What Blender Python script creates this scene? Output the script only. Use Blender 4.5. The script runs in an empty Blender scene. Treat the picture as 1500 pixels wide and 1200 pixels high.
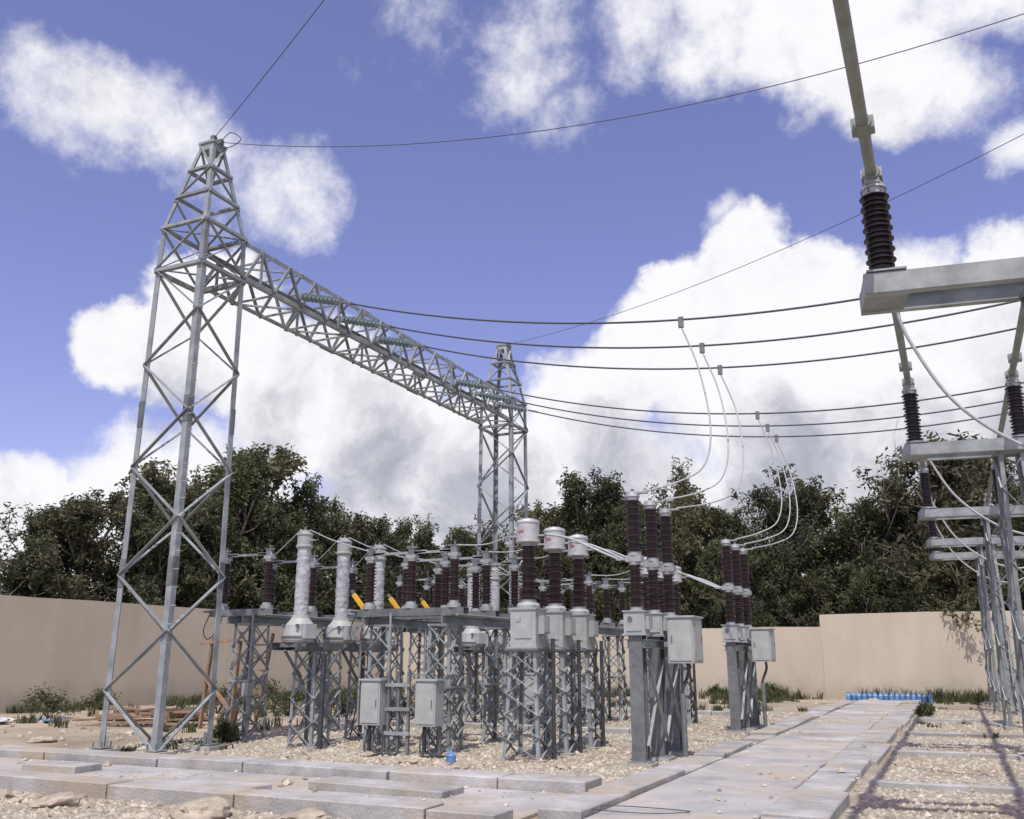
import bpy, math, random
from mathutils import Vector, Matrix
from mathutils import noise as NZ
R = random.Random(11)
scene = bpy.context.scene
scene.view_settings.view_transform = 'Standard'
scene.view_settings.look = 'None'
scene.view_settings.exposure = 0

# ------------------------------------------------------------ materials
def newmat(name):
    m = bpy.data.materials.new(name); m.use_nodes = True
    nt = m.node_tree; b = nt.nodes['Principled BSDF']
    return m, nt, b
def island(nt, colsock, amt):
    g = nt.nodes.new('ShaderNodeNewGeometry'); hs = nt.nodes.new('ShaderNodeHueSaturation')
    mr = nt.nodes.new('ShaderNodeMapRange'); mr.inputs['To Min'].default_value = 1-amt; mr.inputs['To Max'].default_value = 1+amt
    nt.links.new(g.outputs['Random Per Island'], mr.inputs['Value']); nt.links.new(mr.outputs['Result'], hs.inputs['Value'])
    nt.links.new(colsock, hs.inputs['Color']); return hs.outputs['Color']
def simple(name, col, rough=.6, metal=0., var=.25, scale=6., bump=0., bscale=40., col2=None, detail=6, bdist=.02, isl=0., dust=None):
    m, nt, b = newmat(name)
    tc = nt.nodes.new('ShaderNodeTexCoord')
    n = nt.nodes.new('ShaderNodeTexNoise'); n.inputs['Scale'].default_value = scale; n.inputs['Detail'].default_value = detail
    n.inputs['Roughness'].default_value = .65
    nt.links.new(tc.outputs['Object'], n.inputs['Vector'])
    r = nt.nodes.new('ShaderNodeValToRGB')
    c2 = col2 if col2 else tuple(c*(1+var) for c in col)
    r.color_ramp.elements[0].position = .32; r.color_ramp.elements[1].position = .68
    r.color_ramp.elements[0].color = tuple(c*(1-var) for c in col)+(1,)
    r.color_ramp.elements[1].color = tuple(c2)+(1,)
    nt.links.new(n.outputs['Fac'], r.inputs['Fac'])
    cs = r.outputs['Color']
    if isl: cs = island(nt, cs, isl)
    if dust:
        nd = nt.nodes.new('ShaderNodeTexNoise'); nd.inputs['Scale'].default_value = dust[1]; nd.inputs['Detail'].default_value = 9; nd.inputs['Roughness'].default_value=.68
        nt.links.new(tc.outputs['Object'], nd.inputs['Vector'])
        mr = nt.nodes.new('ShaderNodeMapRange'); mr.inputs['From Min'].default_value=.47; mr.inputs['From Max'].default_value=.60
        nt.links.new(nd.outputs['Fac'], mr.inputs['Value'])
        mm = nt.nodes.new('ShaderNodeMath'); mm.operation='MULTIPLY'; mm.inputs[1].default_value=dust[2]; nt.links.new(mr.outputs['Result'], mm.inputs[0])
        mx = nt.nodes.new('ShaderNodeMix'); mx.data_type='RGBA'; nt.links.new(mm.outputs[0], mx.inputs['Factor'])
        nt.links.new(cs, mx.inputs['A']); mx.inputs['B'].default_value = dust[0]+(1,); cs = mx.outputs['Result']
    nt.links.new(cs, b.inputs['Base Color'])
    b.inputs['Roughness'].default_value = rough; b.inputs['Metallic'].default_value = metal
    if bump > 0:
        n2 = nt.nodes.new('ShaderNodeTexNoise'); n2.inputs['Scale'].default_value = bscale; n2.inputs['Detail'].default_value = 4
        nt.links.new(tc.outputs['Object'], n2.inputs['Vector'])
        bp = nt.nodes.new('ShaderNodeBump'); bp.inputs['Strength'].default_value = bump; bp.inputs['Distance'].default_value = bdist
        nt.links.new(n2.outputs['Fac'], bp.inputs['Height']); nt.links.new(bp.outputs['Normal'], b.inputs['Normal'])
    return m
STEEL = simple('galvanized_steel', (.262,.290,.286), .6, .2, .28, 3., isl=.22)
STEELD = simple('weathered_steel', (.155,.170,.168), .62, .25, .3, 5., isl=.2)
BROWN = simple('brown_porcelain', (.036,.019,.017), .38, 0, .3, 8.)
BLACK = simple('dark_porcelain', (.020,.014,.015), .36, 0, .25, 8.)
ALU = simple('cast_aluminium', (.35,.37,.36), .55, .3, .2, 9., isl=.12)
CABLE = simple('stranded_aluminium', (.40,.41,.41), .6, .1, .15, 9.)
TUBE = simple('oxidised_tube', (.25,.27,.25), .6, .2, .2, 3.)
WIREM = simple('dull_conductor', (.085,.09,.11), .6, .3, .15, 9.)
CAB = simple('painted_cabinet', (.34,.37,.36), .5, 0, .16, 3., isl=.06)
GREYP = simple('grey_tank_paint', (.37,.39,.36), .5, 0, .16, 4., isl=.05)
HEAD = simple('brushed_head', (.46,.47,.455), .5, .2, .16, 7.)
WRAP = simple('plastic_wrap', (.36,.385,.395), .28, 0, .2, 9., .6, 12., col2=(.53,.555,.56), bdist=.04)
YEL = simple('yellow_paint', (.70,.40,.03), .45, 0, .12, 6.)
RED = simple('red_label', (.42,.12,.10), .6, 0, .25, 30.)
GLASS = simple('green_glass', (.20,.27,.25), .2, 0, .2, 6.)
DARKP = simple('dark_conduit', (.05,.052,.06), .5, 0, .3, 6.)
WOOD = simple('rough_timber', (.24,.16,.10), .8, 0, .35, 6., .4, 30., isl=.3)
BLUEP = simple('blue_plastic', (.12,.24,.42), .4, 0, .3, 5., isl=.25)
WHITEP = simple('white_sheet', (.50,.51,.52), .35, 0, .25, 5., .5, 10.)
CONC = simple('concrete', (.33,.335,.315), .88, 0, .28, 1.6, .45, 30., col2=(.48,.475,.45), detail=9, isl=.10, dust=((.36,.30,.215),.6,.8))
CONCD = simple('dusty_concrete', (.34,.34,.315), .9, 0, .28, .8, .5, 35., col2=(.52,.51,.485), detail=10, isl=.04, dust=((.38,.32,.235),.42,.85))
ROCK = simple('limestone', (.36,.31,.235), .9, 0, .35, 5., .7, 14.)
RUB = simple('rubble_stone', (.38,.32,.24), .9, 0, .25, 5., isl=.4)
BARK = simple('bark', (.15,.125,.095), .9, 0, .4, 4., .5, 20.)
DEAD = simple('bleached_bark', (.28,.25,.22), .9, 0, .3, 4.)

def leafmat(name, a, b_, scale=.9):
    m, nt, b = newmat(name)
    tc = nt.nodes.new('ShaderNodeTexCoord')
    n = nt.nodes.new('ShaderNodeTexNoise'); n.inputs['Scale'].default_value = scale; n.inputs['Detail'].default_value = 5
    nt.links.new(tc.outputs['Object'], n.inputs['Vector'])
    r = nt.nodes.new('ShaderNodeValToRGB')
    r.color_ramp.elements[0].position=.35; r.color_ramp.elements[1].position=.65
    r.color_ramp.elements[0].color=a+(1,); r.color_ramp.elements[1].color=b_+(1,)
    oi = nt.nodes.new('ShaderNodeObjectInfo')
    hs = nt.nodes.new('ShaderNodeHueSaturation')
    mr = nt.nodes.new('ShaderNodeMapRange'); mr.inputs['To Min'].default_value=.75; mr.inputs['To Max'].default_value=1.3
    nt.links.new(oi.outputs['Random'], mr.inputs['Value']); nt.links.new(mr.outputs['Result'], hs.inputs['Value'])
    nt.links.new(n.outputs['Fac'], r.inputs['Fac']); nt.links.new(r.outputs['Color'], hs.inputs['Color'])
    cs = island(nt, hs.outputs['Color'], .35)
    nt.links.new(cs, b.inputs['Base Color'])
    b.inputs['Roughness'].default_value=.65
    tr = nt.nodes.new('ShaderNodeBsdfTranslucent'); nt.links.new(cs, tr.inputs['Color'])
    ms = nt.nodes.new('ShaderNodeMixShader'); ms.inputs[0].default_value=.35
    nt.links.new(b.outputs[0], ms.inputs[1]); nt.links.new(tr.outputs[0], ms.inputs[2])
    nt.links.new(ms.outputs[0], nt.nodes['Material Output'].inputs['Surface'])
    return m
LEAF = leafmat('eucalyptus_leaves', (.044,.060,.024), (.105,.125,.050))
LEAF2 = leafmat('olive_leaves', (.058,.064,.030), (.130,.128,.060))
WEED = leafmat('weed_leaves', (.05,.065,.026), (.125,.135,.055), 2.)

def gravelmat():
    m, nt, b = newmat('gravel')
    tc = nt.nodes.new('ShaderNodeTexCoord')
    v = nt.nodes.new('ShaderNodeTexVoronoi'); v.inputs['Scale'].default_value = 17
    v2 = nt.nodes.new('ShaderNodeTexVoronoi'); v2.feature='DISTANCE_TO_EDGE'; v2.inputs['Scale'].default_value = 17
    nb = nt.nodes.new('ShaderNodeTexNoise'); nb.inputs['Scale'].default_value=.4; nb.inputs['Detail'].default_value=8
    for q in (v,v2,nb): nt.links.new(tc.outputs['Object'], q.inputs['Vector'])
    r = nt.nodes.new('ShaderNodeValToRGB')
    e=r.color_ramp.elements; e[0].color=(.26,.225,.165,1); e[1].color=(.53,.485,.385,1)
    x=e.new(.5); x.color=(.40,.355,.27,1)
    sep = nt.nodes.new('ShaderNodeSeparateColor'); nt.links.new(v.outputs['Color'], sep.inputs['Color'])
    nt.links.new(sep.outputs['Red'], r.inputs['Fac'])
    mr = nt.nodes.new('ShaderNodeMapRange'); mr.inputs['From Max'].default_value=.12; mr.inputs['To Min'].default_value=.55; mr.inputs['To Max'].default_value=1
    nt.links.new(v2.outputs['Distance'], mr.inputs['Value'])
    mx = nt.nodes.new('ShaderNodeMix'); mx.data_type='RGBA'; mx.blend_type='MULTIPLY'; mx.inputs['Factor'].default_value=1
    nt.links.new(r.outputs['Color'], mx.inputs['A']); nt.links.new(mr.outputs['Result'], mx.inputs['B'])
    mp = nt.nodes.new('ShaderNodeMapRange'); mp.inputs['From Min'].default_value=.47; mp.inputs['From Max'].default_value=.60; mp.inputs['To Max'].default_value=.85
    nt.links.new(nb.outputs['Fac'], mp.inputs['Value'])
    mx2 = nt.nodes.new('ShaderNodeMix'); mx2.data_type='RGBA'
    nt.links.new(mp.outputs['Result'], mx2.inputs['Factor'])
    nt.links.new(mx.outputs['Result'], mx2.inputs['A']); mx2.inputs['B'].default_value=(.30,.235,.155,1)
    nt.links.new(mx2.outputs['Result'], b.inputs['Base Color'])
    bp = nt.nodes.new('ShaderNodeBump'); bp.inputs['Strength'].default_value=.9; bp.inputs['Distance'].default_value=.03
    nt.links.new(v2.outputs['Distance'], bp.inputs['Height']); nt.links.new(bp.outputs['Normal'], b.inputs['Normal'])
    b.inputs['Roughness'].default_value=.95
    return m
GRAVEL = gravelmat()
SOIL = simple('sandy_soil', (.28,.225,.155), .95, 0, .30, .4, .6, 9., col2=(.45,.38,.275), detail=10)
STONES = simple('gravel_stones', (.37,.33,.25), .95, 0, .25, 9., 0, col2=(.53,.485,.385), isl=.28)

def wallmat():
    m, nt, b = newmat('beige_plaster')
    tc = nt.nodes.new('ShaderNodeTexCoord')
    n = nt.nodes.new('ShaderNodeTexNoise'); n.inputs['Scale'].default_value=.5; n.inputs['Detail'].default_value=8; n.inputs['Roughness'].default_value=.7
    mp = nt.nodes.new('ShaderNodeMapping'); mp.inputs['Scale'].default_value=(1,1,.35)
    nt.links.new(tc.outputs['Object'], mp.inputs['Vector']); nt.links.new(mp.outputs['Vector'], n.inputs['Vector'])
    r = nt.nodes.new('ShaderNodeValToRGB'); r.color_ramp.elements[0].position=.3; r.color_ramp.elements[1].position=.7
    r.color_ramp.elements[0].color=(.46,.405,.305,1); r.color_ramp.elements[1].color=(.57,.51,.395,1)
    nt.links.new(n.outputs['Fac'], r.inputs['Fac'])
    sp = nt.nodes.new('ShaderNodeSeparateXYZ'); nt.links.new(tc.outputs['Object'], sp.inputs['Vector'])
    n3 = nt.nodes.new('ShaderNodeTexNoise'); n3.inputs['Scale'].default_value=1.3; n3.inputs['Detail'].default_value=5
    nt.links.new(tc.outputs['Object'], n3.inputs['Vector'])
    ad = nt.nodes.new('ShaderNodeMath'); ad.operation='MULTIPLY_ADD'; ad.inputs[1].default_value=-1.2
    nt.links.new(n3.outputs['Fac'], ad.inputs[0]); nt.links.new(sp.outputs['Z'], ad.inputs[2])
    mr = nt.nodes.new('ShaderNodeMapRange'); mr.inputs['From Min'].default_value=-.5; mr.inputs['From Max'].default_value=.25; mr.inputs['To Min'].default_value=.76; mr.inputs['To Max'].default_value=1
    nt.links.new(ad.outputs[0], mr.inputs['Value'])
    mx = nt.nodes.new('ShaderNodeMix'); mx.data_type='RGBA'; mx.blend_type='MULTIPLY'; mx.inputs['Factor'].default_value=1
    nt.links.new(r.outputs['Color'], mx.inputs['A']); nt.links.new(mr.outputs['Result'], mx.inputs['B'])
    nt.links.new(mx.outputs['Result'], b.inputs['Base Color'])
    n2 = nt.nodes.new('ShaderNodeTexNoise'); n2.inputs['Scale'].default_value=22; n2.inputs['Detail'].default_value=4
    nt.links.new(tc.outputs['Object'], n2.inputs['Vector'])
    bp = nt.nodes.new('ShaderNodeBump'); bp.inputs['Strength'].default_value=.4; bp.inputs['Distance'].default_value=.02
    nt.links.new(n2.outputs['Fac'], bp.inputs['Height']); nt.links.new(bp.outputs['Normal'], b.inputs['Normal'])
    b.inputs['Roughness'].default_value=.9
    return m
PLASTER = wallmat()

# ------------------------------------------------------------ mesh builder
class MB:
    def __init__(s): s.v=[]; s.f=[]; s.m=[]; s.s=[]; s.mats=[]
    def mi(s,m):
        if m not in s.mats: s.mats.append(m)
        return s.mats.index(m)
    def add(s, vs, fs, mat, smooth=False):
        o=len(s.v); k=s.mi(mat)
        s.v.extend([tuple(v) for v in vs])
        for f in fs:
            s.f.append(tuple(i+o for i in f)); s.m.append(k); s.s.append(smooth)
    def box(s, c, size, mat, rz=0., rx=0., ry=0.):
        M = Matrix.Rotation(rz,3,'Z') @ Matrix.Rotation(ry,3,'Y') @ Matrix.Rotation(rx,3,'X')
        h=[x/2 for x in size]; c=Vector(c)
        vs=[c+M@Vector((sx*h[0],sy*h[1],sz*h[2])) for sz in (-1,1) for sy in (-1,1) for sx in (-1,1)]
        s.add(vs,[(0,2,3,1),(4,5,7,6),(0,1,5,4),(2,6,7,3),(0,4,6,2),(1,3,7,5)],mat)
    def frame(s,p1,p2):
        d=(Vector(p2)-Vector(p1)); 
        if d.length<1e-6: d=Vector((0,0,1))
        d.normalize(); ref=Vector((0,0,1)) if abs(d.z)<.95 else Vector((1,0,0))
        u=d.cross(ref).normalized(); w=u.cross(d).normalized()
        return d,u,w
    def bar(s,p1,p2,w,h,mat):
        d,u,n=s.frame(p1,p2); p1=Vector(p1);p2=Vector(p2)
        vs=[p+u*(a*w/2)+n*(b*h/2) for p in (p1,p2) for a,b in ((-1,-1),(1,-1),(1,1),(-1,1))]
        s.add(vs,[(0,1,2,3),(7,6,5,4),(0,4,5,1),(1,5,6,2),(2,6,7,3),(3,7,4,0)],mat)
    def ang(s,p1,p2,w,mat,d1,d2,t=.009):
        p1=Vector(p1);p2=Vector(p2);d1=Vector(d1);d2=Vector(d2)
        pr=[(0,0),(w,0),(w,t),(t,t),(t,w),(0,w)]
        vs=[p+d1*a+d2*b for p in (p1,p2) for a,b in pr]
        fs=[(0,1,2,3,4,5),(11,10,9,8,7,6)]+[(i,(i+1)%6,(i+1)%6+6,i+6) for i in range(6)]
        s.add(vs,fs,mat)
    def cyl(s,p1,p2,r1,r2,mat,n=12,caps=True,smooth=True):
        d,u,w=s.frame(p1,p2); p1=Vector(p1);p2=Vector(p2)
        vs=[];
        for p,r in ((p1,r1),(p2,r2)):
            for i in range(n):
                a=2*math.pi*i/n; vs.append(p+u*(r*math.cos(a))+w*(r*math.sin(a)))
        s.add(vs,[(i,(i+1)%n,(i+1)%n+n,i+n) for i in range(n)],mat,smooth)
        if caps: s.add(vs,[tuple(range(n-1,-1,-1)),tuple(range(n,2*n))],mat)
    def lathe(s,base,axis,prof,mat,n=16,smooth=False):
        base=Vector(base); ax=Vector(axis).normalized()
        d,u,w=s.frame(base,base+ax)
        if smooth:
            for k in range(len(prof)-1):
                (z0,r0),(z1,r1)=prof[k],prof[k+1]; vs=[]
                for z,r in ((z0,r0),(z1,r1)):
                    for i in range(n):
                        a=2*math.pi*i/n; vs.append(base+ax*z+u*(r*math.cos(a))+w*(r*math.sin(a)))
                s.add(vs,[(i,(i+1)%n,(i+1)%n+n,i+n) for i in range(n)],mat,True)
                if k==0: s.add(vs,[tuple(range(n-1,-1,-1))],mat)
                if k==len(prof)-2: s.add(vs,[tuple(range(n,2*n))],mat)
            return
        vs=[]
        for z,r in prof:
            for i in range(n):
                a=2*math.pi*i/n; vs.append(base+ax*z+u*(r*math.cos(a))+w*(r*math.sin(a)))
        fs=[]
        for k in range(len(prof)-1):
            for i in range(n):
                j=(i+1)%n; fs.append((k*n+i,k*n+j,(k+1)*n+j,(k+1)*n+i))
        m=len(prof)-1
        fs+=[tuple(range(n-1,-1,-1)),tuple(range(m*n,m*n+n))]
        s.add(vs,fs,mat,False)
    def tube(s,pts,r,mat,n=7):
        pts=[Vector(p) for p in pts]; vs=[]
        prev=None
        for i,p in enumerate(pts):
            d=(pts[min(i+1,len(pts)-1)]-pts[max(i-1,0)]).normalized()
            if prev is None:
                ref=Vector((0,0,1)) if abs(d.z)<.9 else Vector((1,0,0)); u=d.cross(ref).normalized()
            else:
                u=(prev-d*prev.dot(d)).normalized()
            prev=u; w=d.cross(u)
            rr=r[i] if isinstance(r,(list,tuple)) else r
            for k in range(n):
                a=2*math.pi*k/n; vs.append(p+u*(rr*math.cos(a))+w*(rr*math.sin(a)))
        fs=[(i*n+k,i*n+(k+1)%n,(i+1)*n+(k+1)%n,(i+1)*n+k) for i in range(len(pts)-1) for k in range(n)]
        fs+= [tuple(range(n-1,-1,-1)), tuple(range((len(pts)-1)*n,len(pts)*n))]
        s.add(vs,fs,mat,True)
    def make(s,name,origin=(0,0,0)):
        o=Vector(origin)
        me=bpy.data.meshes.new(name+'_mesh')
        me.from_pydata([(v[0]-o.x,v[1]-o.y,v[2]-o.z) for v in s.v],[],s.f)
        for m in s.mats: me.materials.append(m)
        me.polygons.foreach_set('material_index',s.m)
        me.polygons.foreach_set('use_smooth',s.s)
        me.update()
        ob=bpy.data.objects.new(name,me); ob.location=o
        scene.collection.objects.link(ob)
        return ob

def spline(pts,n=8):
    pts=[Vector(p) for p in pts]; P=[pts[0]*2-pts[1]]+pts+[pts[-1]*2-pts[-2]]; out=[]
    for i in range(1,len(P)-2):
        for k in range(n):
            t=k/n; a,b,c,d=P[i-1],P[i],P[i+1],P[i+2]
            out.append(.5*((2*b)+(c-a)*t+(2*a-5*b+4*c-d)*t*t+(3*b-a-3*c+d)*t**3))
    out.append(pts[-1]); return out

def insulator(mb,base,axis,L,r,mat,core=.55,pitch=.075,fl=.06,n=16,taper=1.):
    base=Vector(base); ax=Vector(axis).normalized()
    mb.cyl(base,base+ax*fl,r*.85,r*.8,ALU,n)
    mb.cyl(base+ax*(L-fl),base+ax*L,r*.75*taper,r*.8*taper,ALU,n)
    Li=L-2*fl; k=max(2,int(Li/pitch)); p=Li/k; prof=[]
    for i in range(k):
        t=1+(taper-1)*i/k
        big=r*(1. if i%2==0 else .86)*t
        prof+=[(i*p,r*core*t),(i*p+p*.42,r*core*t),(i*p+p*.5,big),(i*p+p*.62,big),(i*p+p*.95,r*core*t)]
    mb.lathe(base+ax*fl,ax,prof,mat,n)

def lattice(mb,cx,cy,z0,z1,w0,w1,n,mat=None,leg=.07,br=.035,x=False,hor=()):
    mat=mat or STEEL
    C=[(-1,-1),(1,-1),(1,1),(-1,1)]
    def P(k,t):
        w=w0+(w1-w0)*t; z=z0+(z1-z0)*t
        return Vector((cx+C[k][0]*w/2,cy+C[k][1]*w/2,z))
    for k in range(4):
        mb.ang(P(k,0),P(k,1),leg,mat,(-C[k][0],0,0),(0,-C[k][1],0),.01)
    N=[Vector((0,-1,0)),Vector((1,0,0)),Vector((0,1,0)),Vector((-1,0,0))]
    for i in range(n):
        a=i/n;b=(i+1)/n
        for k in range(4):
            j=(k+1)%4; off=N[k]*(.004+.5*br*.3)
            if x or (i+k)%2: mb.bar(P(k,a)+off,P(j,b)+off,br,br*.3,mat)
            off2=off*(1.8 if x else 1)
            if x or not (i+k)%2: mb.bar(P(j,a)+off2,P(k,b)+off2,br,br*.3,mat)
    for t in hor:
        for k in range(4):
            mb.bar(P(k,t),P((k+1)%4,t),br*1.5,br,mat)
    return P

# ------------------------------------------------------------ gantry
def gantry_tower(cx,cy,name='lattice_gantry_tower'):
    mb=MB()
    lattice(mb,cx,cy,.05,9.1,1.34,1.2,9,leg=.125,br=.07,hor=(.995,))
    lattice(mb,cx,cy,9.1,10.0,1.2,1.16,1,leg=.11,br=.06,x=True,hor=(1.,))
    lattice(mb,cx,cy,10.0,12.0,1.16,.34,3,leg=.09,br=.055,hor=(.36,.68))
    for z,w in ((9.1,1.2),(10.0,1.16)):
        h=w/2
        mb.bar((cx-h,cy-h,z),(cx+h,cy+h,z),.05,.02,STEEL); mb.bar((cx-h,cy+h,z+.03),(cx+h,cy-h,z+.03),.05,.02,STEEL)
    mb.box((cx,cy,12.03),(.42,.42,.05),STEEL); mb.box((cx,cy,11.93),(.37,.37,.14),STEEL)
    mb.box((cx,cy,12.09),(.12,.12,.08),STEEL)
    for a in (-1,1):
        for b in (-1,1):
            x=cx+a*.63;y=cy+b*.63
            mb.box((x,y,.10),(.28,.28,.02),STEEL)
            mb.box((x,y,.03),(.44,.44,.09),CONC)
            for c in (-1,1):
                for d in (-1,1):
                    mb.cyl((x+c*.1,y+d*.1,.08),(x+c*.1,y+d*.1,.20),.014,.014,STEELD,6)
            mb.box((x-a*.05,y,.2),(.16,.012,.2),STEEL)
            for z in (3.1,6.1):
                w=(1.34-(1.34-1.2)*z/9.1)/2
                mb.box((cx+a*(w+.008),cy+b*(w-.06),z),(.014,.12,.5),STEELD); mb.box((cx+a*(w-.06),cy+b*(w+.008),z),(.12,.014,.5),STEELD)
    for k in range(1,9):
        for q in range(3):
            z=.9+k*.95+q*.32
            mb.cyl((cx+.66,cy-.66,z),(cx+.80,cy-.66,z),.010,.010,STEEL,5)
    return mb.make(name,(cx,cy,0))
def gantry_beam(cx,y0,y1,name='lattice_gantry_beam'):
    mb=MB(); h=.58; z0,z1=9.14,9.98
    n=14; L=(y1-y0)/n
    for a in (-1,1):
        for z,s in ((z0,1),(z1,-1)):
            mb.ang((cx+a*h,y0,z),(cx+a*h,y1,z),.10,STEEL,(-a,0,0),(0,0,s),.01)
    for i in range(n):
        ya=y0+i*L; yb=ya+L; ym=(ya+yb)/2
        for a in (-1,1):
            x=cx+a*(h+.012)
            mb.bar((x,ya,z0+.03),(x,ym,z1-.03),.055,.055,STEEL); mb.bar((x,ym,z1-.03),(x,yb,z0+.03),.055,.055,STEELD if i%2 else STEEL)
            if i%3==0: mb.bar((x+a*.02,ym,z0),(x+a*.02,ym,z1),.045,.045,STEEL)
        for z in (z0-.012,z1+.012):
            s=1 if i%2 else -1
            mb.bar((cx-s*h,ya,z),(cx+s*h,yb,z),.055,.035,STEEL)
            mb.bar((cx-h,ya,z),(cx+h,ya,z),.05,.035,STEEL)
    for ys in (y0+(y1-y0)*.34,y0+(y1-y0)*.67):
        for a in (-1,1):
            for z in (z0,z1):
                mb.box((cx+a*(h+.02),ys,z+(.05 if z==z0 else -.05)),(.02,.5,.12),STEEL)
    return mb.make(name,(cx,y0,z0))
GX=-13.05; GY0=13.05; GY1=27.3
gantry_tower(GX,GY0); gantry_tower(GX,GY1); gantry_beam(GX,GY0+.62,GY1-.62)
RX=10.2
gantry_tower(RX,GY0); gantry_tower(RX,GY1); gantry_beam(RX,GY0+.62,GY1-.62)

CY=[15.46,17.04,18.6,22.75,24.15,25.5]
def string_and_conductor(y):
    mb=MB()
    x0=GX+.6; xe=x0+1.3; xr0=RX-.6; xre=xr0-1.35
    zlow=7.38; xm=-1.2; zend=9.05
    k=(zend-zlow)/(xe-xm)**2
    zf=lambda x: zlow+k*(x-xm)**2
    n=60; pts=[]
    for i in range(n+1):
        x=xe+(xre-xe)*i/n
        pts.append((x,y,zf(x)))
    zr=zf(xre)
    for (xa,za,xb,zb) in ((x0,9.42,xe,zf(xe)),(xr0,zr+.2,xre,zr)):
        a=Vector((xa,y,za)); b=Vector((xb,y,zb)); d=(b-a)
        mb.cyl(a,b,.012,.012,STEELD,6)
        mb.box(a,(.1,.08,.14),STEEL)
        L=d.length; dn=d.normalized()
        for i in range(9):
            t=.10+i*.115
            mb.lathe(a+dn*t,dn,[(0,.03),(.02,.04),(.03,.095),(.045,.10),(.056,.05),(.08,.03)],GLASS,12)
        mb.bar(b-dn*.18,b+dn*.12,.06,.05,STEELD)
    mb.tube(pts,.020,WIREM,7)
    mb.box((-3.85,y,zf(-3.85)-.05),(.09,.06,.2),STEELD)
    mb.make('overhead_conductor',(x0,y,9.5))
    return zf(-3.85)
zc=0
for y in CY: zc=string_and_conductor(y)

def shield(p1,p2,sag,r=.008):
    mb=MB(); p1=Vector(p1);p2=Vector(p2); pts=[]
    for i in range(41):
        t=i/40; p=p1.lerp(p2,t); p.z-=sag*4*t*(1-t); pts.append(p)
    mb.tube(pts,r,WIREM,5)
    mb.box(p1,(.1,.1,.1),STEELD)
    mb.make('shield_wire',p1)
shield((GX+.2,GY0,12.08),(RX-.2,GY0,12.08),1.9)
shield((GX+.2,GY1,12.08),(RX-.2,GY0+.1,12.08),1.1)
MX,MY=9.6,-.2
shield((GX+.15,GY0-.15,12.1),(MX,MY,12.08),.55)
mb=MB(); mb.tube(spline([(GX+.2,GY0,12.1),(GX+.5,GY0-.05,12.2),(GX+.75,GY0,12.02),(GX+.5,GY0,11.9),(GX+.2,GY0,11.95)],6),.01,WIREM,5)
mb.make('earthing_lead',(GX,GY0,12))
mb=MB(); lattice(mb,MX,MY,0,11.9,1.2,.3,9,leg=.09,br=.05); mb.box((MX,MY,11.95),(.35,.35,.1),STEEL); mb.make('lattice_mast',(MX,MY,0))

# ------------------------------------------------------------ bay equipment
def ibeam(mb,x,y,z0,z1,w,mat):
    h=(z1-z0); c=(z0+z1)/2
    mb.box((x,y-w/2,c),(w,.02,h),mat); mb.box((x,y+w/2,c),(w,.02,h),mat); mb.box((x,y,c),(.02,w-.02,h),mat)
def channel_y(mb,x,y0,y1,z,w,h,mat):
    mb.box((x,(y0+y1)/2,z),(.012,y1-y0,h),mat)
    mb.box((x+w/2,(y0+y1)/2,z+h/2),(abs(w),y1-y0,.012),mat); mb.box((x+w/2,(y0+y1)/2,z-h/2),(abs(w),y1-y0,.012),mat)
def channel_x(mb,x0,x1,y,z,w,h,mat):
    mb.box(((x0+x1)/2,y,z),(x1-x0,.012,h),mat)
    mb.box(((x0+x1)/2,y+w/2,z+h/2),(x1-x0,abs(w),.012),mat); mb.box(((x0+x1)/2,y+w/2,z-h/2),(x1-x0,abs(w),.012),mat)

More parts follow.
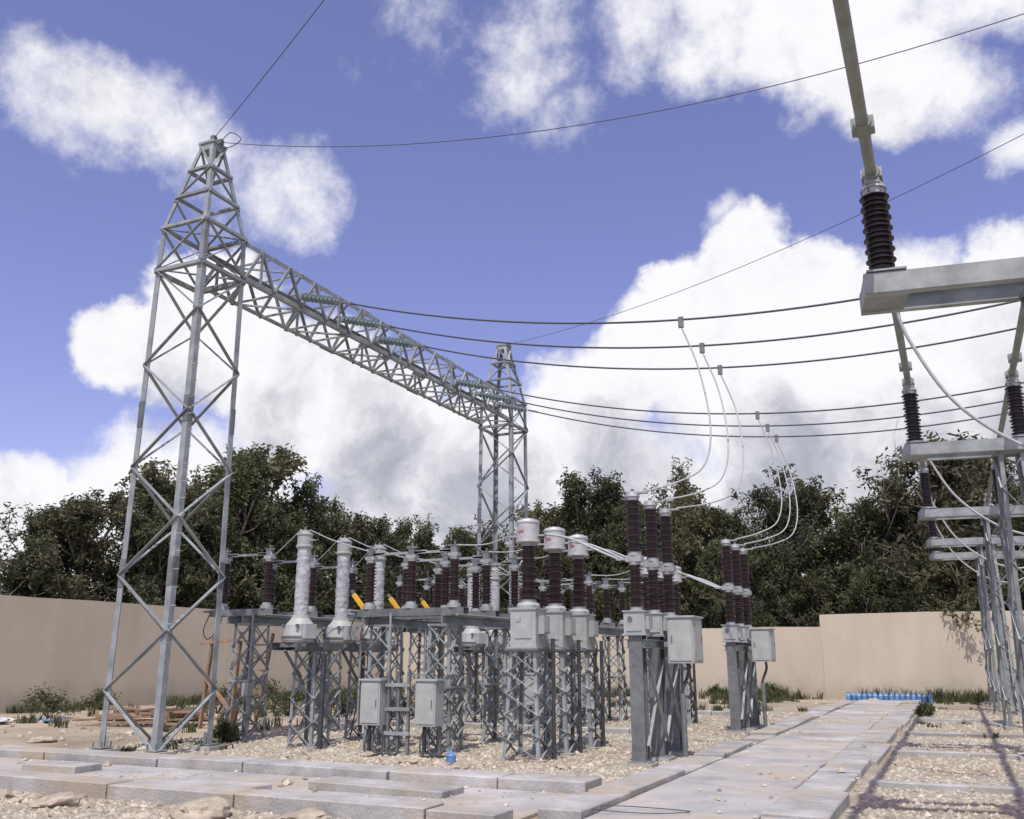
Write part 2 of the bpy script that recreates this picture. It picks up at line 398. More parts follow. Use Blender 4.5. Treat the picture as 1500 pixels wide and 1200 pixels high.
def disconnector(xs,ys,zp,stands,L=.95,blades=False,wid=.5):
    mb=MB()
    for (sx,sy) in stands:
        lattice(mb,sx,sy,.03,zp-.32,wid+.08,wid,5,leg=.06,br=.038,x=True,hor=(1.,.5))
        for a in (-1,1):
            for b in (-1,1):
                mb.box((sx+a*wid*.56,sy+b*wid*.56,.02),(.2,.2,.04),CONC)
    for x in (min(s[0] for s in stands)-.2,max(s[0] for s in stands)+.2):
        channel_y(mb,x,ys[0]-.35,ys[-1]+.35,zp-.24,.07,.15,STEEL)
    for y in ys:
        channel_x(mb,xs[0]-.25,xs[-1]+.25,y-.1,zp-.09,.07,.13,STEELD)
        channel_x(mb,xs[0]-.25,xs[-1]+.25,y+.1,zp-.09,-.07,.13,STEELD)
        for i,x in enumerate(xs):
            mb.cyl((x,y,zp-.02),(x,y,zp+.05),.13,.13,ALU,14)
            insulator(mb,(x,y,zp+.05),(0,0,1),L,.115,BROWN,core=.6,pitch=.06)
            zt=zp+.05+L
            mb.box((x,y,zt+.03),(.2,.14,.06),ALU)
            mb.box((x,y,zt+.11),(.12,.1,.12),STEELD)
            mb.bar((x,y,zt+.1),(x+(.3 if i<len(xs)-1 else -.3),y,zt+.12),.05,.05,ALU)
            mb.cyl((x,y,zt+.12),(x,y,zt+.28),.025,.02,STEELD,8)
            mb.box((x,y,zt+.2),(.22,.05,.035),STEELD)
        zt=zp+.15+L
        mb.bar((xs[0],y,zt),(xs[-1],y,zt),.05,.045,ALU)
        if blades:
            mb.bar((xs[0]-.45,y+.12,zp+.28),(xs[0]+.0,y+.12,zp-.22),.07,.07,YEL)
            mb.bar((xs[0]-.45,y+.12,zp+.28),(xs[0]-.50,y+.12,zp+.36),.05,.05,STEELD)
            mb.cyl((xs[0]-.3,y+.2,zp-.28),(xs[0]-.3,y+.2,.5),.022,.022,STEEL,8)
    mb.cyl((xs[0]-.22,ys[0]-.35,zp-.06),(xs[0]-.22,ys[-1]+.4,zp-.06),.025,.025,STEEL,8)
    mb.cyl((xs[-1]+.25,ys[0]-.35,zp-.16),(xs[-1]+.25,ys[-1]+.4,zp-.16),.022,.022,STEEL,8)
    mb.cyl((stands[0][0]+.3,stands[0][1]-.35,zp-.1),(stands[0][0]+.3,stands[0][1]-.35,.9),.022,.022,STEEL,8)
    mb.box((stands[0][0]+.3,stands[0][1]-.37,1.0),(.16,.16,.24),CAB)
    mb.tube(spline([(xs[0]-.2,ys[0]-.15,zp-.1),(xs[0]-.25,ys[0]-.25,zp-.45),(xs[0]-.1,ys[0]-.25,zp-.62),(xs[0]+.1,ys[0]-.2,zp-.4),(xs[0]+.12,ys[0]-.12,zp-.12)],6),.012,DARKP,5)
    mb.make('disconnect_switch',(xs[0],ys[0],0))

def volt_transformer(x,y,zp):
    mb=MB()
    mb.lathe((x,y,zp),(0,0,1),[(0,.31),(.05,.33),(.08,.33),(.1,.30),(.32,.265),(.44,.17),(.50,.16)],GREYP,20,True)
    mb.cyl((x,y,zp+.09),(x,y,zp+.12),.345,.345,STEELD,20)
    mb.box((x+.28,y-.12,zp+.2),(.2,.24,.26),CAB,rz=-.3)
    for k in range(4):
        a=k*math.pi/2+.5; mb.box((x+.31*math.cos(a),y+.31*math.sin(a),zp+.3),(.05,.05,.06),STEELD)
    n=20; vs=[]; zs=[]; z=.48
    while z<1.78: zs.append(z); z+=.035
    for i,z in enumerate(zs):
        for j in range(n):
            a=2*math.pi*j/n; p=Vector((math.cos(a)*2,math.sin(a)*2,z*9+x+y))
            r=.130+.015*NZ.noise(p)+.004*math.sin(z*2*math.pi/.10)+(.006 if i%11==0 else 0)
            vs.append((x+r*math.cos(a),y+r*math.sin(a),zp+z))
    mb.add(vs,[(i*n+j,i*n+(j+1)%n,(i+1)*n+(j+1)%n,(i+1)*n+j) for i in range(len(zs)-1) for j in range(n)],WRAP,True)
    mb.lathe((x,y,zp),(0,0,1),[(1.74,.13),(1.77,.165),(1.80,.165),(1.81,.145),(1.99,.145),(2.0,.16),(2.03,.16),(2.05,.10),(2.09,.10)],GREYP,18,True)
    mb.cyl((x,y,zp+2.09),(x,y,zp+2.16),.02,.02,STEELD,8)
    mb.box((x+.19,y,zp+1.9),(.12,.07,.025),ALU)
    mb.make('voltage_transformer',(x,y,zp))

def vt_stand(x,ys,zp):
    mb=MB()
    for sy in (ys[0]+.45,ys[-1]-.35):
        lattice(mb,x,sy,.03,zp-.14,.55,.48,4,leg=.06,br=.038,x=True,hor=(1.,))
        for a in (-1,1):
            mb.bar((x+a*.25,sy,zp-.62),(x+a*.62,sy,zp-.14),.04,.03,STEEL)
        mb.bar((x,sy-.25,zp-.75),(x,sy-.85,zp-.14),.05,.03,STEELD)
        for a in (-1,1):
            for b in (-1,1): mb.box((x+a*.28,sy+b*.28,.02),(.2,.2,.04),CONC)
    for a in (-1,1): channel_y(mb,x+a*.28,ys[0]-.45,ys[-1]+.45,zp-.07,-a*.07,.13,STEELD)
    for y in ys:
        for b in (-.27,.27): channel_x(mb,x-.36,x+.36,y+b,zp-.012-.04,.05,.06,STEELD)
    mb.cyl((x+.4,ys[0]+.25,zp-.2),(x+.4,ys[0]+.25,0),.05,.05,DARKP,10)
    mb.tube(spline([(x+.3,ys[0],zp+.1),(x+.42,ys[0]+.1,zp-.15),(x+.2,ys[0]+.3,zp-.7),(x+.1,ys[0]+.35,.1)],6),.018,DARKP,6)
    mb.tube(spline([(x+.3,ys[1],zp+.1),(x+.45,ys[1]+.1,zp-.35),(x+.3,ys[1]+.3,zp-.9),(x+.1,ys[1]+.35,.1)],6),.016,DARKP,6)
    mb.make('transformer_stand',(x,ys[0],0))

def curr_transformer(x,y):
    mb=MB(); z=1.72
    lattice(mb,x,y,.03,z,.66,.48,5,leg=.06,br=.038,x=True,hor=(1.,))
    for a in (-1,1):
        for b in (-1,1): mb.box((x+a*.33,y+b*.33,.02),(.2,.2,.04),CONC)
    mb.box((x,y,z+.02),(.62,.62,.03),STEELD)
    mb.box((x,y,z+.36),(.46,.46,.62),GREYP)
    mb.box((x,y,z+.05),(.54,.54,.03),CAB); mb.box((x,y,z+.68),(.5,.5,.03),CAB)
    mb.box((x+.286,y,z+.42),(.1,.26,.3),CAB); mb.box((x+.339,y,z+.42),(.01,.2,.24),GREYP)
    mb.box((x,y-.236,z+.4),(.3,.012,.4),CAB); mb.box((x-.08,y-.246,z+.5),(.1,.008,.07),ALU)
    for a in (-1,1):
        for b in (-1,1): mb.cyl((x+a*.2,y+b*.2,z+.69),(x+a*.2,y+b*.2,z+.74),.016,.016,STEELD,6)
    mb.lathe((x,y,z+.695),(0,0,1),[(0,.2),(.05,.2),(.09,.17)],GREYP,18,True)
    insulator(mb,(x,y,z+.78),(0,0,1),1.02,.168,BROWN,core=.62,pitch=.062,taper=.88)
    mb.lathe((x,y,z+1.79),(0,0,1),[(0,.17),(.02,.215),(.05,.215),(.055,.198),(.34,.198),(.345,.208),(.37,.208),(.375,.195),(.40,.185),(.415,.12),(.43,.12)],HEAD,24,True)
    mb.box((x-.05,y-.198,z+1.99),(.11,.008,.03),RED,rz=-.22)
    for a in (-1,1): mb.box((x+a*.25,y,z+1.92),(.14,.08,.03),ALU); mb.cyl((x+a*.32,y,z+1.87),(x+a*.32,y,z+1.99),.02,.02,STEELD,8)
    mb.cyl((x+.36,y+.2,z+.2),(x+.36,y+.2,0),.035,.035,DARKP,8)
    mb.tube(spline([(x+.33,y-.1,z+.28),(x+.4,y-.14,z+.05),(x+.33,y-.1,z-.4),(x+.3,y-.05,.1)],6),.016,DARKP,6)
    mb.make('current_transformer',(x,y,0))

def breaker(x,ys):
    mb=MB()
    for y in ys:
        ibeam(mb,x,y,.04,1.95,.22,STEELD)
        mb.box((x,y,.03),(.42,.42,.05),CONC); mb.box((x,y,.065),(.34,.34,.02),STEEL)
        mb.box((x,y,1.96),(.4,.34,.03),STEEL)
        mb.box((x,y,2.14),(.34,.30,.33),CAB); mb.box((x,y-.16,2.14),(.26,.012,.25),GREYP)
        mb.box((x,y,2.32),(.38,.34,.02),GREYP)
        mb.box((x+.2,y,2.14),(.06,.2,.2),CAB); mb.cyl((x-.06,y-.168,2.2),(x-.06,y-.18,2.2),.04,.04,STEELD,10)
        insulator(mb,(x,y,2.33),(0,0,1),.78,.125,BROWN,core=.62,pitch=.055)
        mb.box((x,y,3.15),(.26,.2,.10),ALU); mb.box((x-.2,y,3.15),(.2,.08,.03),ALU)
        insulator(mb,(x,y,3.2),(0,0,1),.96,.135,BROWN,core=.66,pitch=.055)
        mb.cyl((x,y,4.16),(x,y,4.24),.12,.10,ALU,14); mb.box((x+.15,y,4.22),(.2,.08,.03),ALU)
        mb.cyl((x,y,4.24),(x,y,4.29),.03,.03,STEELD,8)
    channel_y(mb,x+.12,ys[0]-.1,ys[-1]+.1,1.82,.06,.12,STEEL)
    channel_y(mb,x-.13,ys[0]-.1,ys[-1]+.1,1.82,-.06,.12,STEEL)
    for i in range(2):
        mb.bar((x+.12,ys[i],.3),(x+.12,ys[i+1],1.6),.05,.02,STEEL); mb.bar((x+.15,ys[i+1],.3),(x+.15,ys[i],1.6),.05,.02,STEEL)
    mb.cyl((x-.02,ys[0],2.0),(x-.02,ys[-1],2.0),.03,.03,STEEL,8)
    mb.make('circuit_breaker',(x,ys[0],0))
    mb=MB(); cx=x+.52; cy=ys[1]-.05
    mb.box((cx,cy,1.88),(.42,.62,.72),CAB); mb.box((cx,cy,2.255),(.48,.68,.03),GREYP)
    mb.box((cx,cy-.316,1.88),(.36,.012,.64),GREYP); mb.box((cx+.216,cy,1.88),(.012,.54,.62),GREYP)
    mb.box((cx+.226,cy+.2,1.9),(.012,.03,.1),STEELD); mb.box((cx-.14,cy-.326,1.9),(.02,.02,.1),STEELD)
    for zz in (1.66,2.1): mb.box((cx+.226,cy-.25,zz),(.014,.03,.06),STEELD)
    mb.box((cx-.24,cy,1.82),(.1,.5,.08),STEEL)
    mb.tube(spline([(cx+.05,cy-.1,1.52),(cx+.05,cy-.1,1.35),(cx-.05,cy-.12,1.1),(cx-.05,cy-.12,.9)],5),.028,DARKP,8)
    mb.cyl((cx-.05,cy-.12,1.05),(cx-.05,cy-.12,0),.045,.045,STEELD,10)
    mb.box((cx-.05,cy-.12,.03),(.2,.2,.05),CONC)
    mb.make('control_cabinet',(cx,cy,0))

def cable(pts,r=.016,name='jumper_cable',mat=None,n=8):
    mb=MB(); mb.tube(spline(pts,n),r,mat or CABLE,7); mb.make(name,pts[0])

XA=[-13.9,-12.75]; XB=[-9.9,-9.0,-8.1]; XV=-11.1; XC=-6.5; XK=-4.55
def bay(d,cy):
    ya=[15.4+d,16.9+d,18.4+d]
    disconnector(XA,ya,2.6,[(-13.25,15.6+d),(-13.25,18.2+d)])
    yv=[14.4+d,15.7+d,17.0+d]
    vt_stand(XV,yv,1.88)
    for y in yv: volt_transformer(XV,y,1.88)
    yb=[14.9+d,16.2+d,17.5+d]
    disconnector(XB,yb,2.5,[(-9.6,15.05+d),(-8.35,15.05+d),(-9.6,17.35+d),(-8.35,17.35+d)],L=.85,blades=True,wid=.44)
    yc=[14.6+d,15.8+d,17.0+d]
    for y in yc: curr_transformer(XC,y)
    yk=[14.45+d,15.45+d,16.4+d]
    breaker(XK,yk)
    for i in range(3):
        cable([(XA[1],ya[i],3.75),(-12.2,(ya[i]+yv[i])/2,3.62),(XV-.1,yv[i],4.0)],.011)
        cable([(XV+.1,yv[i],3.98),(-10.6,(yb[i]+yv[i])/2,3.78),(XB[0],yb[i],3.55)],.011)
        cable([(XB[2],yb[i],3.6),(-7.4,(yb[i]+yc[i])/2,3.56),(XC-.32,yc[i],3.66)],.013)
        cable([(XC+.32,yc[i],3.66),(-5.7,(yk[i]+yc[i])/2,3.55),(-5.1,yk[i],3.28),(XK-.28,yk[i],3.16)],.02)
        y0=cy[i]; yk_=yk[i]
        cable([(-3.85,y0,zc-.12),(-3.55,y0-.1,zc-1.0),(-3.35,(y0*2+yk_)/3,zc-2.1),(-3.45,(y0+yk_)/2,zc-2.8),(-3.85,(y0+2*yk_)/3,4.42),(XK+.22,yk_,4.24)],.015,n=10)
    for (x,y) in ((-9.35,14.35+d),(-8.3,14.45+d)):
        mb=MB(); mb.box((x,y,.85),(.40,.3,.74),CAB); mb.box((x,y-.156,.85),(.34,.012,.66),GREYP); mb.box((x,y,1.235),(.46,.36,.03),CAB)
        mb.box((x+.13,y-.168,.85),(.02,.02,.12),STEELD)
        for a in (-1,1): mb.box((x+a*.15,y+.1,.24),(.05,.05,.48),STEELD)
        mb.tube(spline([(x,y,.48),(x+.05,y-.1,.25),(x+.2,y-.25,.05),(x+.6,y-.2,.03)],5),.02,DARKP,6)
        mb.tube(spline([(x-.08,y,.48),(x-.1,y-.12,.2),(x+.05,y-.3,.04),(x+.35,y-.35,.05),(x+.5,y-.1,.25)],5),.016,DARKP,6)
        mb.make('drive_cabinet',(x,y,0))
    mb=MB()
    for x in (-9.08,-8.88,-8.68):
        mb.box((x,14.38+d,.7),(.05,.05,1.36),STEELD)
    for z in (.35,.75,1.15): mb.box((-8.88,14.34+d,z),(.5,.025,.06),STEEL)
    mb.make('cabinet_frame',(-8.88,14.4+d,0))
bay(0,CY[:3]); bay(7.0,CY[3:])

# ------------------------------------------------------------ right-hand busbar gantries
GYS=[8.95,17.0,25.0,31.6,36.0]
PX=[-.25,1.42,3.1]
SK=math.radians(8.5)
def bus_gantry(y):
    mb=MB(); z=5.08; x0=-.46; x1=3.6
    for yy,s in ((y,1),(y+.6,-1)):
        channel_x(mb,x0,x1,yy,z,s*.09,.2,STEEL)
    for x in [x0+.006]+PX+[x1-.006]:
        mb.box((x,y+.3,z),(.012,.58,.17),STEEL)
    mb.box((x0+.2,y+.3,z-.092),(.4,.56,.01),STEEL)
    for x in PX:
        mb.box((x,y+.3,z+.125),(.36,.64,.02),STEEL)
        insulator(mb,(x,y+.3,z+.135),(0,0,1),.98,.145,BLACK,core=.66,pitch=.055)
        mb.cyl((x,y+.3,z+1.115),(x,y+.3,z+1.20),.13,.09,ALU,16)
        for a in range(6):
            an=a*math.pi/3; mb.cyl((x+.105*math.cos(an),y+.3+.105*math.sin(an),z+1.07),(x+.105*math.cos(an),y+.3+.105*math.sin(an),z+1.15),.014,.014,STEELD,6)
    for cx in (1.2,2.9):
        lattice(mb,cx,y+.3,.05,z-.11,.62,.40,8,leg=.07,br=.04,hor=(1.,))
        for a in (-1,1):
            for b in (-1,1): mb.box((cx+a*.3,y+.3+b*.3,.04),(.24,.24,.07),CONC)
        mb.box((cx,y+.3,z-.105),(.46,.5,.012),STEEL)
    ob=mb.make('busbar_support_gantry',(-.25,y+.3,0)); ob.rotation_euler=(0,0,SK)
for y in GYS: bus_gantry(y)
for x in PX:
    mb=MB(); z=6.36; dy=(x+.25)*math.sin(SK); xx=-.25+(x+.25)*math.cos(SK)
    mb.cyl((xx,-7,z),(xx,37.2,z),.055,.055,TUBE,14)
    for y in GYS:
        yy=y+.3+dy
        mb.box((xx,yy,z-.09),(.14,.22,.06),ALU)
        mb.cyl((xx,yy-.13,z),(xx,yy+.13,z),.085,.085,TUBE,12)
        mb.box((xx,yy,z),(.2,.18,.1),ALU)
        mb.cyl((xx,yy-1.12,z),(xx,yy-.92,z),.08,.08,TUBE,10); mb.box((xx,yy-1.02,z),(.2,.14,.12),TUBE)
    mb.make('tubular_busbar',(x,9,z))
for y in (13.05,21.1,28.6,34.):
    cable([(PX[0],y,6.3),(-.1,y,5.75),(.35,y,4.85),(1.06,y,4.2),(1.8,y,3.95),(2.4,y,4.15)],.024,n=10)
    mb=MB(); lattice(mb,2.4,y,.03,3.0,.5,.36,5,leg=.06,br=.035,hor=(1.,))
    mb.box((2.4,y,3.02),(.5,.5,.03),STEEL); insulator(mb,(2.4,y,3.04),(0,0,1),1.05,.13,BROWN,pitch=.06); mb.box((2.4,y,4.12),(.2,.12,.05),ALU)
    mb.make('post_insulator',(2.4,y,0))

# ------------------------------------------------------------ ground and concrete
def sheet(name,x0,x1,y0,y1,z,mat):
    me=bpy.data.meshes.new(name); me.from_pydata([(x0,y0,z),(x1,y0,z),(x1,y1,z),(x0,y1,z)],[],[(0,1,2,3)]); me.materials.append(mat)
    ob=bpy.data.objects.new(name,me); scene.collection.objects.link(ob); return ob
sheet('ground',-600,600,-600,900,0,SOIL)
def gravel_field(name,pts,z):
    me=bpy.data.meshes.new(name); me.from_pydata([(x,y,z) for x,y in pts],[],[tuple(range(len(pts)))]); me.materials.append(GRAVEL)
    ob=bpy.data.objects.new(name,me); scene.collection.objects.link(ob)
def rough(x0,y0,x1,y1,amp=.35,step=1.2):
    c=[(x0,y0),(x1,y0),(x1,y1),(x0,y1)]; out=[]
    for i in range(4):
        a=Vector(c[i]); b=Vector(c[(i+1)%4]); n=max(2,int((b-a).length/step))
        for k in range(n):
            p=a.lerp(b,k/n); out.append((p.x+R.uniform(-amp,amp),p.y+R.uniform(-amp,amp)))
    return out
gravel_field('gravel',rough(-14.2,2,14,33.5),.004)

def slab(mb,x0,x1,y0,y1,z0,z1,mat,tilt=0.,ch=.012,rot=0.):
    cx,cy=(x0+x1)/2,(y0+y1)/2; vs=[]
    tx=R.uniform(-tilt,tilt); ty=R.uniform(-tilt,tilt); ca,sa=math.cos(rot),math.sin(rot)
    hx=(x1-x0)/2; hy=(y1-y0)/2
    per=[]
    for (ax,ay),(bx,by) in (((-1,-1),(1,-1)),((1,-1),(1,1)),((1,1),(-1,1)),((-1,1),(-1,-1))):
        L=(abs(bx-ax)*hx+abs(by-ay)*hy); m=max(1,int(L/.28))
        for k in range(m):
            t=k/m; per.append(((ax+(bx-ax)*t)*hx,(ay+(by-ay)*t)*hy))
    n=len(per); jit=[R.uniform(0,.010)+(R.uniform(.01,.035) if R.random()<.06 else 0) for _ in per]
    for z,i in ((z0,0),(z1-ch,0),(z1,ch)):
        for (px,py),j in zip(per,jit):
            q=i+j
            px=math.copysign(max(0,abs(px)-q),px); py=math.copysign(max(0,abs(py)-q),py)
            vs.append((cx+px*ca-py*sa,cy+px*sa+py*ca,z+px*tx+py*ty))
    fs=[tuple(range(2*n,3*n))]
    for k in (0,n):
        for i in range(n): j=(i+1)%n; fs.append((k+i,k+j,k+n+j,k+n+i))
    mb.add(vs,fs,mat)
mb=MB()
y=-4.
while y<37:
    L=R.choice((4.2,5.1,6.0))
    slab(mb,-3.5,-1.95,y,y+L-.008,-.02,.085+R.uniform(-.002,.002),CONCD)
    y+=L
y=-4.
while y<36.5:
    L=R.choice((.6,1.2,1.8,2.6,3.2))
    slab(mb,-1.94,-1.32+R.uniform(-.08,.05),y,y+L-.008,-.02,.095+R.uniform(-.012,.035),CONC,.012,rot=R.uniform(-.012,.012)); 
    y+=L
y=9.2
while y<36.5:
    L=R.choice((.6,.9,1.5,2.4))
    if R.random()<.93: slab(mb,-4.08+R.uniform(-.06,.08),-3.52,y,y+L-.012,-.02,.095+R.uniform(-.015,.05),CONC,.02,rot=R.uniform(-.02,.02))
    y+=L
mb.make('concrete_path',(-2.5,10,0))
mb=MB()
x=-34.
while x<-4.2:
    L=R.choice((1.9,2.4,3.0))
    slab(mb,x,min(x+L-.02,-4.15),8.5,8.93,-.02,.17+R.uniform(-.01,.014),CONC,.004)
    x+=L
x=-34.
while x<-4.2:
    L=R.choice((1.6,2.4,2.9))
    slab(mb,x,min(x+L-.02,-4.15),10.95,11.5+R.uniform(-.03,.05),-.02,.16+R.uniform(-.02,.03),CONC,.008,rot=R.uniform(-.008,.008))
    x+=L
slab(mb,-34,-4.16,8.95,10.93,-.02,.05,CONCD)
x=-15.
while x<-5.5:
    if R.random()<.65:
        y0=10.0+R.uniform(-.25,.2)
        slab(mb,x,x+R.uniform(1.0,2.2),y0,y0+.55,.045,.11+R.uniform(0,.04),CONC,.02,rot=R.uniform(-.05,.05))
    if R.random()<.5:
        y0=9.2+R.uniform(-.1,.15)
        slab(mb,x,x+R.uniform(1.0,2.0),y0,y0+.5,.045,.12+R.uniform(0,.04),CONC,.02,rot=R.uniform(-.05,.05))
    x+=R.uniform(2.2,2.8)
mb.make('cable_trench',(-12,10,0))
for yy in (13.4,17.9,22.5,27.5):
    mb=MB(); x=-1.2
    while x<8: slab(mb,x,x+1.18,yy,yy+.18,-.02,.08,CONC,.01); x+=1.2
    mb.make('concrete_kerb',(-1.2,yy,0))
for yy,xa,xb in ((20.2,-15,-4.3),(27.8,-15,-4.3)):
    mb=MB(); x=xa
    while x<xb-1.2: slab(mb,x,x+1.18,yy,yy+.35,-.02,.12,CONC,.01); x+=1.2
    mb.make('concrete_kerb',(xa,yy,0))

def stones(n,boxes,smin,smax,name,mat):
    V=[];F=[]
    for _ in range(n):
        b=R.choices(boxes,[ (q[1]-q[0])*(q[3]-q[2])*q[4] for q in boxes])[0]
        x=R.uniform(b[0],b[1]);y=R.uniform(b[2],b[3]); s=R.uniform(smin,smax)*(1 if R.random()<.93 else 1.8)
        z0=b[5] if len(b)>5 else 0
        o=len(V); a=R.uniform(0,6.28); ca,sa=math.cos(a),math.sin(a)
        for dx,dy,dz in ((1,0,.1),(0,1,.0),(-1,0,.15),(0,-1,.05),(.1,.1,.75),(.55,-.5,.4)):
            dx*=R.uniform(.7,1.2);dy*=R.uniform(.5,1.0)
            V.append((x+s*(dx*ca-dy*sa),y+s*(dx*sa+dy*ca),z0+s*dz*R.uniform(.8,1.2)))
        F+=[(o,o+1,o+4),(o+1,o+2,o+4),(o+2,o+3,o+4),(o+3,o+5,o+4),(o+5,o,o+4),(o+3,o,o+5)]
    me=bpy.data.meshes.new(name); me.from_pydata(V,[],F); me.materials.append(mat); me.update()
    ob=bpy.data.objects.new(name,me); scene.collection.objects.link(ob)
stones(34000,[(-14.5,-4.2,11.6,20,1.),(-14.5,-4.2,20,30,.4),(-1.2,4,6,22,.8),(-12,-4.2,5.5,8.5,1.2),(-1.2,5,22,34,.35),(-4.1,-1.3,8,30,.012,.088),(-14,-4.2,9,10.9,.06,.05)],.018,.045,'gravel_stones',STONES)
stones(520,[(-30,-4,4,8.4,1.3),(-24,-14,12,24,1.),(-14,-5,11.7,15,1.2),(-5,6,34,40,.6),(-13,-5,9,10.8,.6,.05)],.045,.11,'rubble',RUB)

def rock(x,y,s,fl=.4):
    import bmesh
    bm=bmesh.new(); bmesh.ops.create_icosphere(bm,subdivisions=3,radius=1)
    off=Vector((x*3,y*5,1))
    for v in bm.verts:
        k=1+.42*NZ.noise(v.co*1.1+off)+.2*NZ.noise(v.co*2.7+off)
        v.co=Vector((v.co.x*s*1.3,v.co.y*s,v.co.z*s*fl))*k
    me=bpy.data.meshes.new('rock'); bm.to_mesh(me); bm.free(); me.materials.append(ROCK)
    ob=bpy.data.objects.new('rock',me); ob.location=(x,y,s*fl*.5); ob.rotation_euler=(0,0,x*7); scene.collection.objects.link(ob)
for q in ((-9.3,7.95,.22),(-7.3,8.0,.30),(-6.15,8.25,.18),(-8.0,13.3,.12),(-6.9,13.0,.15),(-7.3,13.2,.11),(-9.2,14.0,.12),(-16.5,13.5,.2),(-3.0,38.5,.25),(-5.5,13.6,.12),(-10.3,13.2,.1)): rock(*q)

# ------------------------------------------------------------ walls
def wall(name,pts,th,h,z0=-.1,step=2.0):
    mb=MB(); a=Vector(pts[0]); b=Vector(pts[1]); d=(b-a); L=d.length; dn=d/L; nn=Vector((-dn.y,dn.x))
    n=int(L/step); vs=[];
    for i in range(n+1):
        p=a+dn*(L*i/n); hz=h+R.uniform(-.022,.022)
        for s,z in ((-1,z0),(-1,hz),(1,hz),(1,z0)):
            q=p+nn*(s*th/2); vs.append((q.x,q.y,z))
    fs=[]
    for i in range(n):
        o=i*4
        for k in range(3): fs.append((o+k,o+k+1,o+k+5,o+k+4))
    fs+=[(0,1,2,3),(n*4,n*4+1,n*4+2,n*4+3)]
    mb.add(vs,fs,PLASTER); return mb.make(name,(pts[0][0],pts[0][1],0))
wall('boundary_wall',[(-26.3,-20),(-26.3,40.87)],.25,3.46)
wall('boundary_wall',[(-26.43,41),(-5.0,41)],.25,2.86)
wall('boundary_wall',[(-4.995,41),(30,41)],.27,3.36)

# ------------------------------------------------------------ vegetation
def leafq(V,F,p,d,l,w):
    ref=Vector((R.uniform(-1,1),R.uniform(-1,1),R.uniform(-1,1)))
    u=d.cross(ref)
    if u.length<1e-3: return
    u=u.normalized()*w*.5; o=len(V); dl=d*l
    V.append(p);V.append(p+dl*.5+u);V.append(p+dl);V.append(p+dl*.5-u); F.append((o,o+1,o+2,o+3))
def rv():
    while True:
        v=Vector((R.uniform(-1,1),R.uniform(-1,1),R.uniform(-1,1)))
        if .05<v.length<1: return v.normalized()
def tree_mesh(name,H,spread,leafm,n1=9,dens=42,low=.18,dead=.05,upright=.25):
    mb=MB(); LV=[];LF=[]
    def limb(p,d,L,r,depth):
        pts=[p]; q=p.copy(); dd=d.copy()
        for i in range(4):
            dd=(dd+rv()*.22+Vector((0,0,upright*.6))).normalized(); q=q+dd*(L/4); pts.append(q.copy())
        mb.tube(pts,[r*(1-.17*i) for i in range(5)],BARK,5 if depth else 7)
        if depth==2:
            if R.random()<dead: return
            ax=(pts[4]-pts[1]); cr=R.uniform(.22,.44)
            dn=int(dens*R.uniform(.5,1.3))
            for _ in range(dn):
                t=R.uniform(-.1,1.35)
                o=rv()*(R.uniform(0,1)**.6)*cr*(1.15-.45*t)
                dirr=(rv()+Vector((0,0,-.6))).normalized()
                leafq(LV,LF,pts[1]+ax*t+o,dirr,R.uniform(.15,.27),R.uniform(.055,.10))
            return
        k=6 if depth==0 else 4
        for j in range(k):
            t=R.uniform(.3,1.); idx=min(3,int(t*4)); b=pts[idx].lerp(pts[idx+1],t*4-idx)
            nd=(dd*.6+rv()*.95+Vector((0,0,upright))).normalized()
            limb(b,nd,max(.55,L*R.uniform(.45,.68)),r*.5,depth+1)
    pts=[Vector((0,0,-.2))]; q=pts[0].copy()
    for i in range(7):
        q=q+Vector((R.uniform(-.25,.25),R.uniform(-.25,.25),H*.80/7)); pts.append(q.copy())
    mb.tube(pts,[.22-.026*i for i in range(8)],BARK,9)
    for j in range(n1):
        t=low+(1-low)*(j+R.random()*.7)/n1; t=min(t,.99); idx=min(6,int(t*7)); b=pts[idx].lerp(pts[idx+1],t*7-idx)
        a=j*2.4+R.uniform(-.5,.5); up=.3+.9*t
        d=Vector((math.cos(a),math.sin(a),up)).normalized()
        L=spread*(1.05-.5*t)*R.uniform(.7,1.2)
        limb(b,d,L,.09*(1.2-t*.6),0)
    for j in range(5):
        limb(pts[6+(j%2)],(Vector((0,0,1))+rv()*.55).normalized(),R.uniform(1.0,2.0),.04,1)
    mb.add(LV,LF,leafm)
    zs=sorted(v[2] for v in LV)[int(len(LV)*.985)]
    ob=mb.make(name); me=ob.data; bpy.data.objects.remove(ob)
    return me,zs
T=[tree_mesh('euc_a',9.5,3.0,LEAF,11,58,.12,.04,.3),tree_mesh('euc_b',10.5,2.5,LEAF,12,52,.12,.08,.45),
   tree_mesh('euc_c',8.5,3.1,LEAF2,11,56,.10,.05,.25),tree_mesh('euc_d',10,2.3,LEAF2,11,48,.15,.10,.55),
   tree_mesh('euc_e',10,2.7,LEAF,11,54,.12,.06,.4)]
def put_tree(x,y,h,k,name='eucalyptus_tree'):
    me,zs=T[k]; s=h/zs
    ob=bpy.data.objects.new(name,me); ob.location=(x,y,0); ob.rotation_euler=(0,0,R.uniform(0,6.28)); sx=s*R.uniform(.98,1.22); ob.scale=(sx,sx,s)
    scene.collection.objects.link(ob)
back=[(6,9.6),(3.4,10.4),(.8,10.8),(-1.6,10.1),(-4.0,9.0),(-6.4,10.0),(-8.6,8.6),(-10.4,9.4),(-12.4,10.9),(-14.4,9.6),(-16.2,11.0),(-18.2,10.2),(-20.2,10.1),(-22.3,8.8),(-24.5,8.8),(-27,9.2),(-29.5,9.8),(-32,10)]
